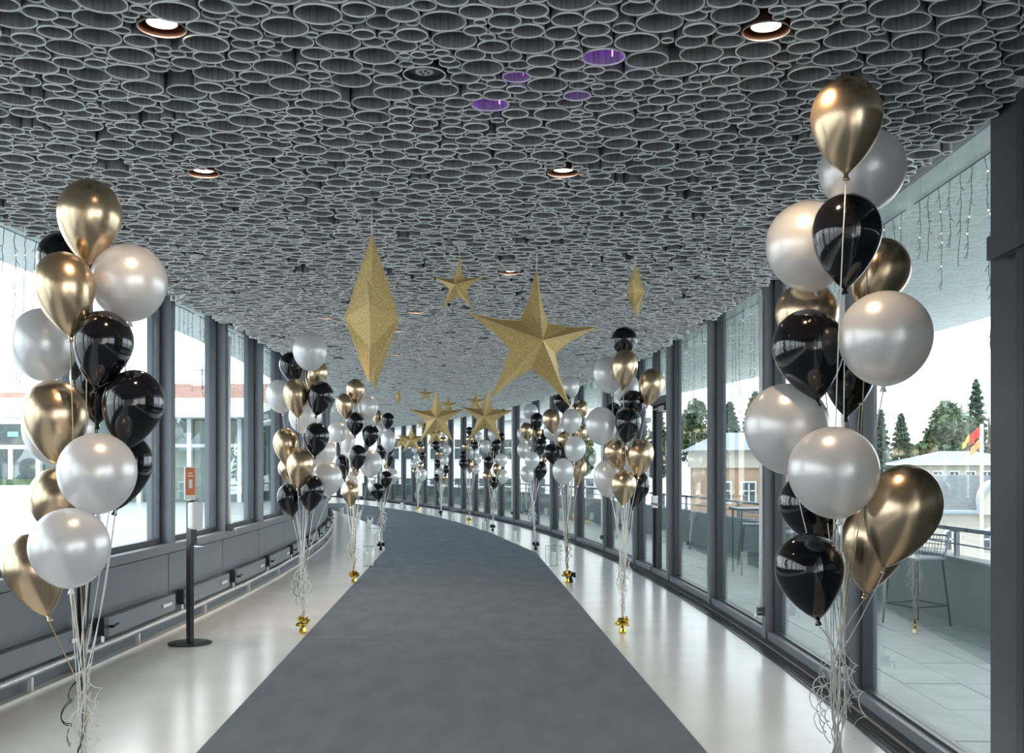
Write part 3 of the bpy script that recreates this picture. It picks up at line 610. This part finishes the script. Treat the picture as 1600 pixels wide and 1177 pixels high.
far(31.7, 690, (690, 775), (689, 806), 'seventh bunch on the right', ['black'], 11, .007, [(W, 688, 697, 671, 683), (GD, 687, 698, 682, 696), (BK, 675, 688, 689, 706), (W, 692, 705, 696, 712), (GD, 681, 692, 704, 717), (W, 689, 701, 712, 728), (BK, 679, 689, 718, 733), (BK, 692, 702, 727, 742), (W, 680, 693, 731, 746), (BK, 678, 687, 741, 754), (GD, 691, 700, 741, 755)])
far(34.7, 653, (653, 770), (653, 799), 'eighth and farthest bunch on the right', ['gold'], 12, .007, [(BK, 651, 660, 684, 696), (GD, 653, 663, 695, 707), (W, 643, 652, 698, 709), (BK, 655, 665, 706, 721), (W, 645, 656, 709, 722), (W, 641, 652, 719, 732), (GD, 652, 662, 722, 736), (GD, 644, 652, 732, 743), (W, 654, 667, 733, 752)])

# ------------------------------------------------------------------ candle lanterns
def lantern(x, y, square, label, Ymin=0):
    p = pf(x, y); e = empty('candle_lantern', p, label, 'candle', 'glass candle lanterns along the carpet', rz=.5 if square else 0)
    b = MB(); hh = .30; r = .085
    if square:
        b.box(-r, r, -r, r, .0, .012)
        for a in (0, 1, 2, 3): b.box(-r, r, -r, -r+.005, .012, hh, T=Matrix.Rotation(a*PI/2, 4, 'Z'))
        b.build('glass_jar', M['glass2'], e)
        q = MB()
        for a in range(4): T = Matrix.Rotation(a*PI/2, 4, 'Z'); q.box(-r-.001, r+.001, -r-.001, -r+.006, hh, hh+.006, T=T); q.box(-r-.001, -r+.004, -r-.001, -r+.004, .0, hh, T=T)
        q.build('glass_edge', M['chrome'], e)
    else:
        b.lathe([(.0, .0), (r, .0), (r, hh), (r-.005, hh), (r-.005, .012), (0, .012)], 24, cap=False); b.build('glass_jar', M['glass2'], e, True)
        MB().lathe([(r+.001, hh), (r+.001, hh+.005), (r-.006, hh+.005)], 24, cap=False).build('glass_edge', M['chrome'], e)
    MB().lathe([(.050, .013), (.051, .02), (.051, .200), (.046, .207), (.0, .203)], 20, cap=False).build('candle', M['wax'], e, True)
    MB().tube([(0, 0, .200), (.002, 0, .222)], .0015, 5).build('wick', M['wick'], e)
for i, (x, y) in enumerate([(864, 884), (804, 846), (756, 829), (708, 815), (674, 806), (628, 795)]):
    lantern(x, y, True, ['nearest square glass candle lantern on the right of the carpet', 'second square candle lantern along the right of the carpet', 'third square candle lantern along the right of the carpet', 'fourth square candle lantern along the right of the carpet', 'fifth square candle lantern along the right of the carpet', 'farthest square candle lantern along the right of the carpet'][i])
for i, (x, y) in enumerate([(576, 885), (588, 850), (577, 826), (559, 813), (534, 804)]):
    lantern(x, y, False, ['nearest round glass candle jar on the left of the carpet', 'second round glass candle jar on the left, by the black weight', 'third round candle jar along the left of the carpet', 'fourth round candle jar along the left of the carpet', 'farthest round candle jar on the left of the carpet'][i])

# ------------------------------------------------------------------ sanitiser stand
p = pf(297, 1006); e = empty('sanitiser_stand', p, 'black floor stand with white hand sanitiser dispenser and orange sign', 'stand', rz=math.radians(-38))
MB().lathe([(.182, .0), (.185, .004), (.185, .010), (.178, .014)], 48).build('base', M['blackm'], e, True)
bevel(MB().box(-.03, .03, -.02, .02, .012, 1.24).build('pole', M['blackm'], e), .004)
b = MB(); b.box(.03, .12, -.055, .055, .99, 1.225); o = b.build('dispenser', M['whitep'], e); bevel(o, .022, 4)
o = MB().box(.031, .06, -.03, .03, .86, .988).build('bracket', M['blackm'], e); bevel(o, .005)
o = MB().box(.03, .16, -.045, .045, .835, .845).build('drip_tray', M['glass2'], e)
sg = MB().box(-.006, .004, -.055, .055, 1.245, 1.53).build('sign', M['paper'], e); 
MB().box(.0042, .006, -.048, .048, 1.285, 1.52).build('sign_print', M['orange'], e)
b = MB(); b.box(.0062, .0072, -.018, .018, 1.345, 1.42); b.box(.0062, .0072, -.03, .03, 1.445, 1.455); b.box(.0062, .0072, -.025, .02, 1.47, 1.48)
b.build('sign_lettering', M['paper'], e)

# ------------------------------------------------------------------ icicle lights outside both walls
def icicle(P, s0, s1, o, label, seed, n, zt):
    rnd = random.Random(seed); e = empty('icicle_lights', P(o, s0, zt), label, 'fairy lights', 'icicle light strings outside the windows')
    lo = e.location; b = MB(); g = MB(); b.tube([P(o, s0+(s1-s0)*i/8, zt-.01)-lo for i in range(9)], .005, 4)
    for k in range(n):
        s = s0+(s1-s0)*(k+.5)/n; ln = rnd.choice([.3, .4, .6, .85, 1.1, .5]); q = P(o, s, zt-.01); pts = [q-lo]; z = q.z
        while z > zt-ln:
            z -= rnd.uniform(.035, .06); s += rnd.uniform(-.022, .022); pts.append(P(o, s, z)-lo)
            if rnd.random() < .35: a = pts[-1]; bq = P(o, s+rnd.choice([-.05, .05]), z-.03)-lo; b.tube([a, bq], .0028, 3)
            if rnd.random() < .16: c_ = pts[-1]; g.lathe([(.0035, -.004), (.0035, .004)], 5, T=Matrix.Translation(c_+Vector((0, 0, -.004))))
        b.tube(pts, .0032, 3)
    b.build('wire', M['wire'], e); 
    if g.v: tag(g.build('fairy_bulbs', M['led'], e), kind='stuff')
for i in range(8):
    icicle(PR, posts[i+1]+.1, posts[i+2]-.05, .42, 'icicle light string outside the %s window bay from the right-hand door' % ['first', 'second', 'third', 'fourth', 'fifth', 'sixth', 'seventh', 'eighth'][i], 20+i, 13, H+.2)
j = 0
for i in range(len(pl)-1):
    if -6.5 < pl[i] < 9:
        icicle(PL, pl[i]+.1, pl[i+1]-.05, .42, 'icicle light string outside the left wall, %s bay counting from the near end' % ['first', 'second', 'third', 'fourth', 'fifth', 'sixth', 'seventh', 'eighth', 'ninth'][j], 40+i, 11, H+.2); j += 1

# ------------------------------------------------------------------ terrace on the right
ter = empty('terrace', (0, 0, 0), 'terrace paved with grey stone slabs outside the right windows', 'terrace', kind='structure')
MB().arc(PR, .2, 2.3, -12, 46, -.25, -.035, 50).build('terrace_bed', M['joint'], ter)
cnt = 0; rp_ = random.Random(9); pav = MB()
for r_ in range(5):
    s = -7+rp_.random()*.5
    while s < 34:
        ln = .78; a0, a1 = .205+r_*.41, .205+r_*.41+.403
        if s < 14.5:
            MB().arc(PR, a0, a1, s, s+ln, -.06, -.022-rp_.random()*.004).build('paving_slab', M['stone'], ter)
        else: pav.arc(PR, a0, a1, s, s+ln, -.06, -.024)
        s += ln+.008
tag(pav.build('far_paving', M['stone'], ter), kind='stuff')
par = empty('parapet', (0, 0, 0), 'low grey concrete terrace parapet with a metal handrail', 'parapet', kind='structure')
MB().arc(PR, 2.26, 2.42, -12, 46, -.5, .60, 50).build('parapet_wall', M['conc'], par)
MB().arc(PR, 2.24, 2.44, -12, 46, .60, .625, 50).build('coping', M['conc'], par)
MB().arc(PR, 2.31, 2.37, -12, 46, .88, .92, 50).build('handrail', M['alu'], par)
MB().arc(PR, 2.33, 2.35, -12, 46, .74, .755, 50).build('mid_rail', M['alu'], par)
for s in [-11+1.5*i for i in range(38)]: MB().arc(PR, 2.32, 2.36, s, s+.05, .625, .88).build('rail_post', M['alu'], par)
def stool(p, rz, label):
    e = empty('bar_stool', p, label, 'stool', 'bar stools on the terrace', rz=rz)
    for sx_ in (-1, 1):
        for sy in (-1, 1):
            MB().tube([(sx_*.22, sy*.22, 0), (sx_*.17, sy*.17, .62), (sx_*.17, sy*.17, .64)], .011, 7).build('leg', M['alu_dark'], e)
    f = MB(); c = [(-.21, -.21, .2), (.21, -.21, .2), (.21, .21, .2), (-.21, .21, .2), (-.21, -.21, .2)]; f.tube(c, .009, 6); f.build('footrest', M['alu_dark'], e)
    bevel(MB().box(-.19, .19, -.19, .19, .64, .67).build('seat', M['alu'], e), .01)
    k = MB(); k.tube([(-.19, .17, .66), (-.20, .22, .88), (.20, .22, .88), (.19, .17, .66)], .012, 7)
    for i in range(9): x = -.16+.04*i; k.tube([(x, .175, .67), (x, .22, .875)], .004, 4)
    for i in range(4): z = .70+.045*i; k.tube([(-.19, .178+.012*i, z), (.19, .178+.012*i, z)], .004, 4)
    k.build('backrest', M['alu'], e)
zt = -.024
stool(Vector((3.98, 10.3, zt)), -1.2, 'nearest mesh-backed bar stool by the terrace parapet')
stool(Vector((3.75, 14.2, zt)), .4, 'second mesh-backed bar stool, near the high terrace table')
stool(Vector((3.70, 16.0, zt)), 2.8, 'third mesh-backed bar stool, beyond the high terrace table')
e = empty('bar_table', (3.55, 15.1, zt), 'high dark bar table standing on the terrace', 'table')
bevel(MB().box(-.35, .35, -.35, .35, .92, .95).build('tabletop', M['alu_dark'], e), .005)
for a in range(4): MB().tube([(.3*(-1)**a, .3*(1 if a < 2 else -1), 0), (.3*(-1)**a, .3*(1 if a < 2 else -1), .92)], .014, 6).build('leg', M['alu_dark'], e)

# ------------------------------------------------------------------ outside: ground, buildings, trees
tag(MB().box(-140, -3.9, -30, 190, -.4, -.1).build('plaza', M['plaza']), 'bright paved plaza outside the left windows', 'ground', kind='structure')
pj = MB()
for i in range(60): y = 4+i*1.1; pj.add([(-40, y, -.097), (-4.6-max(0, (y-11))**2/150., y, -.097), (-4.6-max(0, (y-11))**2/150., y+.07, -.097), (-40, y+.07, -.097)], [(0, 1, 2, 3)])
tag(pj.build('drainage_joints', M['conc']), 'thin dark joint lines across the plaza paving', 'joints', kind='stuff')
tag(MB().box(5.0, 190, -30, 260, -8.4, -8).build('street_ground', M['stone']), 'grey ground below the terrace on the right', 'ground', kind='structure')
def arched(b, cx, cz, w_, h_, y, mi=0, d=.1):
    pts = [(cx-w_/2, cz), (cx+w_/2, cz)]+[(cx+w_/2*math.cos(a), cz+h_-w_/2+w_/2*math.sin(a)) for a in [PI*i/8 for i in range(9)]]
    n = len(pts); b.add([(q[0], y, q[1]) for q in pts]+[(q[0], y+d, q[1]) for q in pts], [tuple(range(n)), tuple(reversed(range(n, 2*n)))]+[(i, (i+1) % n, n+(i+1) % n, n+i) for i in range(n)], mi)
def window(e, x, z, w_, h_, y, arch=False):
    f = MB(); g = MB()
    if arch: arched(f, x, z, w_+.3, h_+.2, y-.06); arched(g, x, z+.05, w_, h_, y-.12)
    else: f.box(x-w_/2-.12, x+w_/2+.12, y-.06, y, z-.12, z+h_+.12); g.box(x-w_/2, x+w_/2, y-.10, y-.05, z, z+h_)
    o = f.build('window', M['white_r'], e); g.build('pane', M['pane_dark'], o)
    k = MB(); k.box(x-.05, x+.05, y-.16, y-.12, z, z+h_*.95); k.box(x-w_/2, x+w_/2, y-.16, y-.12, z+h_*.55, z+h_*.55+.08); k.build('glazing_bar', M['white_r'], o)
# cream house with a slate mansard (right)
e = empty('mansard_house', (0, 0, 0), 'cream house with grey slate mansard roof and arched windows beyond the terrace', 'building')
MB().box(20, 46, 60, 72, -8, -1.1).build('wall', M['cream'], e)
b = MB(); b.hexa([Vector(q) for q in ((19.6, 59.6, -1.1), (28.0, 59.6, -1.1), (28.0, 72, -1.1), (19.6, 72, -1.1), (20.6, 61.2, .9), (28.0, 61.2, .9), (28.0, 71, .9), (20.6, 71, .9))]); b.build('roof', M['slate'], e)
g = MB(); pts = [(26.4, -1.3), (38, -1.3)]+[(38, .75)]+[(28.4+1.9*math.cos(a), -1.15+1.9*math.sin(a)) for a in [PI/2+PI/2*i/8 for i in range(9)]]
n = len(pts); g.add([(q[0], 59.3, q[1]) for q in pts]+[(q[0], 61.5, q[1]) for q in pts], [tuple(range(n)), tuple(reversed(range(n, 2*n)))]+[(i, (i+1) % n, n+(i+1) % n, n+i) for i in range(n)]); g.build('gable', M['cream'], e)
b = MB(); b.tube([(19.5, 59.4, -1.15), (25.8, 59.2, -1.15)]+[(28.4+2.05*math.cos(a), 59.2, -1.15+2.05*math.sin(a)) for a in [PI-PI/2*i/8 for i in range(9)]]+[(38, 59.2, .9)], .13, 6); b.build('cornice', M['zinc'], e)
for x in (22.8, 25.2, 27.4, 30.2): window(e, x, -3.4, .75, 1.15, 60, True)
for x in (28.3, 30.5): window(e, x, -1.0, .6, 1.3, 59.3)
for x in (22.8, 25.2, 27.4, 30.2): window(e, x, -6.2, .75, 1.3, 60)
# pavilion with blue roof
e = empty('pavilion', (0, 0, 0), 'pale pavilion with a low blue-grey hipped roof behind the mansard house', 'building')
MB().box(35.8, 44, 90, 98, -8, 1.6).build('wall', M['cream'], e)
b = MB(); b.add([(35.2, 89.3, 1.7), (45, 89.3, 1.7), (45, 98.6, 1.7), (35.2, 98.6, 1.7), (38.4, 94, 2.75), (41.6, 94, 2.75)], [(3, 2, 1, 0), (0, 1, 5, 4), (1, 2, 5), (2, 3, 4, 5), (3, 0, 4)]); b.build('roof', M['zinc'], e)
MB().box(35.2, 45, 89.3, 98.6, 1.5, 1.72).build('eaves', M['white_r'], e)
for x in (36.6, 38.0, 39.4, 40.8, 42.2): window(e, x, -.4, .7, 1.3, 90)
e = empty('brown_house', (0, 0, 0), 'brown rendered house with flat cream storey seen between mullions', 'building')
MB().box(14.5, 24, 77, 85, -8, 1.3).build('wall', M['brown'], e); MB().box(14.3, 24.2, 76.8, 85.2, 1.3, 2.6).build('upper_storey', M['cream'], e)
b = MB(); b.add([(13.8, 76, 2.6), (24.7, 76, 2.6), (24.7, 86, 2.6), (13.8, 86, 2.6), (16, 81, 4.0), (22.5, 81, 4.0)], [(3, 2, 1, 0), (0, 1, 5, 4), (1, 2, 5), (2, 3, 4, 5), (3, 0, 4)]); b.build('roof', M['zinc'], e)
for x in (15.6, 17.4, 19.2, 21): window(e, x, -1.2, .9, 1.4, 77)
e = empty('white_block', (0, 0, 0), 'long white building with ribbon windows beyond the far terrace', 'building')
MB().box(-12, 11, 86, 94, -8, 5).build('wall', M['white_r'], e); MB().box(-12.4, 11.4, 85.6, 94.4, 5, 5.4).build('roof', M['slate'], e)
for x in range(-10, 12, 2):
    window(e, x, 2.0, 1.4, 1.6, 86); window(e, x, -1.2, 1.4, 1.6, 86)
# left: glazed foyer building with canopy, red-roofed hall with cupola, white house
e = empty('foyer_building', (0, 0, 0), 'low building with pale canopy roof and green glass front on the plaza', 'building')
MB().box(-21, -11.8, 46, 56, -.1, 3.5).build('glass_front', M['greenglass'], e); MB().box(-21.8, -11.2, 44, 57, 3.55, 4.35).build('canopy', M['soffit'], e)
for i in range(9): x = -20.8+i*1.1; MB().box(x, x+.18, 45.7, 45.98, -.1, 3.54).build('pillar', M['whitetrim'], e)
MB().box(-21, -11.8, 45.8, 45.99, 2.3, 2.45).build('glazing_bar', M['white_r'], e)
e = empty('red_roofed_hall', (0, 0, 0), 'hall with red tiled roof and small cupola behind the canopy building', 'building')
MB().box(-30, -12, 66, 78, -.1, 5.6).build('wall', M['cream'], e)
b = MB(); b.add([(-30.6, 65.4, 5.4), (-11.5, 65.4, 5.4), (-11.5, 78.6, 5.4), (-30.6, 78.6, 5.4), (-27, 72, 7.1), (-12, 72, 7.1)], [(3, 2, 1, 0), (0, 1, 5, 4), (1, 2, 5), (2, 3, 4, 5), (3, 0, 4)]); b.build('roof', M['redroof'], e)
cu = MB(); T = Matrix.Translation((-21.4, 72, 0)); cu.lathe([(.75, 6.9), (.6, 7.35), (.42, 7.4), (.42, 8.0), (.6, 8.05), (.55, 8.15), (.1, 8.45), (.03, 8.8)], 8, T=T); cu.build('cupola', M['soffit'], e)
e = empty('white_house', (0, 0, 0), 'bright white building with a tall glazed doorway across the plaza', 'building')
MB().box(-75, -33, 92, 104, -.1, 6.8).build('wall', M['white_r'], e); b = MB(); b.add([(-76, 91, 6.8), (-32, 91, 6.8), (-32, 105, 6.8), (-76, 105, 6.8), (-72, 98, 8.3), (-36, 98, 8.3)], [(3, 2, 1, 0), (0, 1, 5, 4), (1, 2, 5), (2, 3, 4, 5), (3, 0, 4)]); b.build('roof', M['redroof'], e)
MB().box(-45.6, -41.4, 91.7, 91.95, .0, 5.4).build('door_frame', M['white_r'], e)
for (a, b_, z0, z1) in ((-45.3, -44.2, .1, 2.9), (-43.7, -41.7, .1, 2.9), (-45.3, -41.7, 3.3, 5.1)): MB().box(a, b_, 91.6, 91.72, z0, z1).build('pane', M['pane_dark'], e)
MB().box(-44.1, -43.2, 91.5, 91.58, 4.0, 4.4).build('exit_sign', M['green'], e)
for x in (-38.5, -35.5, -49, -53, -57): window(e, x, 1.0, 1.4, 2.4, 92)
hedge = tag(MB().box(-60, -36, 84, 85.5, -.1, .35).build('hedge', M['leaf']), 'low clipped hedge strip before the white building', 'hedge', kind='stuff')
def tree(x, y, Y, hpx, wpx, kind, label, zb=-8):
    rnd = random.Random(x*7+y); top = px(x, y, Y); h = hpx/F*Y; wd = wpx/F*Y*(1.25 if kind == 1 else 1.1); e = empty('tree', (top.x, Y, zb), label, 'tree'); zt_ = top.z-zb
    MB().tube([(0, 0, 0), (0.1, 0, zt_-h*.5), (0, 0, zt_-h*.08)], [wd*.06+.1, wd*.04+.05, .04], 8).build('trunk', M['bark'], e)
    b = MB(); n = {0: 4200, 1: 3200, 2: 1800}[kind]; sz = wd*(.075 if kind == 0 else .06)
    blobs = [(rnd.uniform(-.3, .3), rnd.uniform(-.3, .3), rnd.uniform(.2, .8), rnd.uniform(.18, .3)) for _ in range(22)]
    for k in range(n):
        if kind == 0:
            bx = rnd.choice(blobs); d = Vector((rnd.gauss(0, 1), rnd.gauss(0, 1), rnd.gauss(0, 1))).normalized()*bx[3]*rnd.uniform(.75, 1.02); c = Vector(((bx[0]+d.x)*wd, (bx[1]+d.y)*wd, zt_-h+(bx[2]+d.z*.8)*h))
        elif kind == 1:
            t = rnd.random()**.7; lvl = math.floor(t*14)/14; rr_ = (.06+.46*t)*(.55+.45*rnd.random())*(1 if int(t*28) % 2 else .65); a = rnd.random()*2*PI; c = Vector((rr_*wd*math.cos(a), rr_*wd*math.sin(a), zt_-t*h-rr_*.15*h))
        else:
            t = rnd.random(); rr_ = .5*math.sin(PI*min(1, t*.8+.12))*math.sqrt(rnd.random()); a = rnd.random()*2*PI; c = Vector((rr_*wd*math.cos(a), rr_*wd*math.sin(a), zt_-t*h))
        u = Vector((rnd.gauss(0, 1), rnd.gauss(0, 1), rnd.gauss(0, 1))).normalized(); v = u.orthogonal().normalized(); s_ = sz*rnd.uniform(.5, 1.2)*(1 if kind != 2 else .6)
        if kind == 2: v = v*.12
        b.add([c-u*s_, c+v*s_*.6, c+u*s_, c-v*s_*.6], [(0, 1, 2, 3)])
    o = b.build('crown', M[['leaf', 'leaf2', 'leaf3'][kind]], e); o['kind'] = 'stuff'
tree(1472, 624, 140, 108, 72, 0, 'large round evergreen tree above the blue-roofed pavilion')
tree(1525, 592, 158, 140, 52, 1, 'tall thin conifer at the right of the round evergreen')
tree(1545, 640, 124, 90, 60, 2, 'bare leafless tree behind the flagpole')
tree(1505, 660, 110, 70, 60, 2, 'bare leafless tree between the round evergreen and the thin conifer')
tree(1408, 646, 105, 110, 50, 1, 'dark conifer left of the round evergreen')
tree(1376, 640, 100, 120, 46, 1, 'dark conifer beside the mullion left of the pavilion')
tree(1440, 690, 118, 60, 54, 0, 'low olive green tree in front of the round evergreen')
tree(1180, 612, 104, 95, 58, 1, 'broad cedar seen past the large white balloon')
tree(1140, 628, 117, 85, 50, 1, 'dark conifer left of the broad cedar')
tree(1083, 620, 100, 110, 50, 0, 'green tree seen through the bay next to the terrace door')
tree(1218, 600, 126, 120, 50, 1, 'tall conifer behind the near right mullion')
tree(980, 650, 74, 110, 60, 0, 'green tree seen behind the second right bunch')
tree(900, 655, 70, 90, 50, 0, 'green tree seen beside the third right bunch')
tree(1030, 640, 92, 100, 48, 1, 'dark conifer seen through the terrace door')
p = px(1534, 663, 52); e = empty('flagpole', (p.x, p.y, -8), 'white flagpole flying red and orange flags beyond the terrace', 'flagpole')
MB().tube([(0, 0, 0), (0, 0, p.z+8)], .09, 8).build('pole', M['whitep'], e)
def flag(x0, z0, wd, hh, m, nm='flag'):
    b = MB(); nx = 10; vs = []
    for i in range(nx+1):
        t = i/nx; 
        for dz in (0, -hh): vs.append((-x0-wd*t, .12*math.sin(t*7)*t, z0+dz-t*.45)); vs.append((-x0-wd*t, .12*math.sin(t*7)*t+.02, z0+dz-t*.45))
    fs = []
    for i in range(nx): a = 4*i; fs += [(a, a+4, a+6, a+2), (a+1, a+3, a+7, a+5), (a, a+1, a+5, a+4), (a+2, a+6, a+7, a+3)]
    b.add(vs, fs); return b.build(nm, m, e)
zt_ = p.z+8; flag(.1, zt_-.1, .5, .5, M['flag_red']); flag(.1, zt_-.72, .42, .42, M['flag_or']); flag(.62, zt_-.5, .3, .3, M['flag_y'])
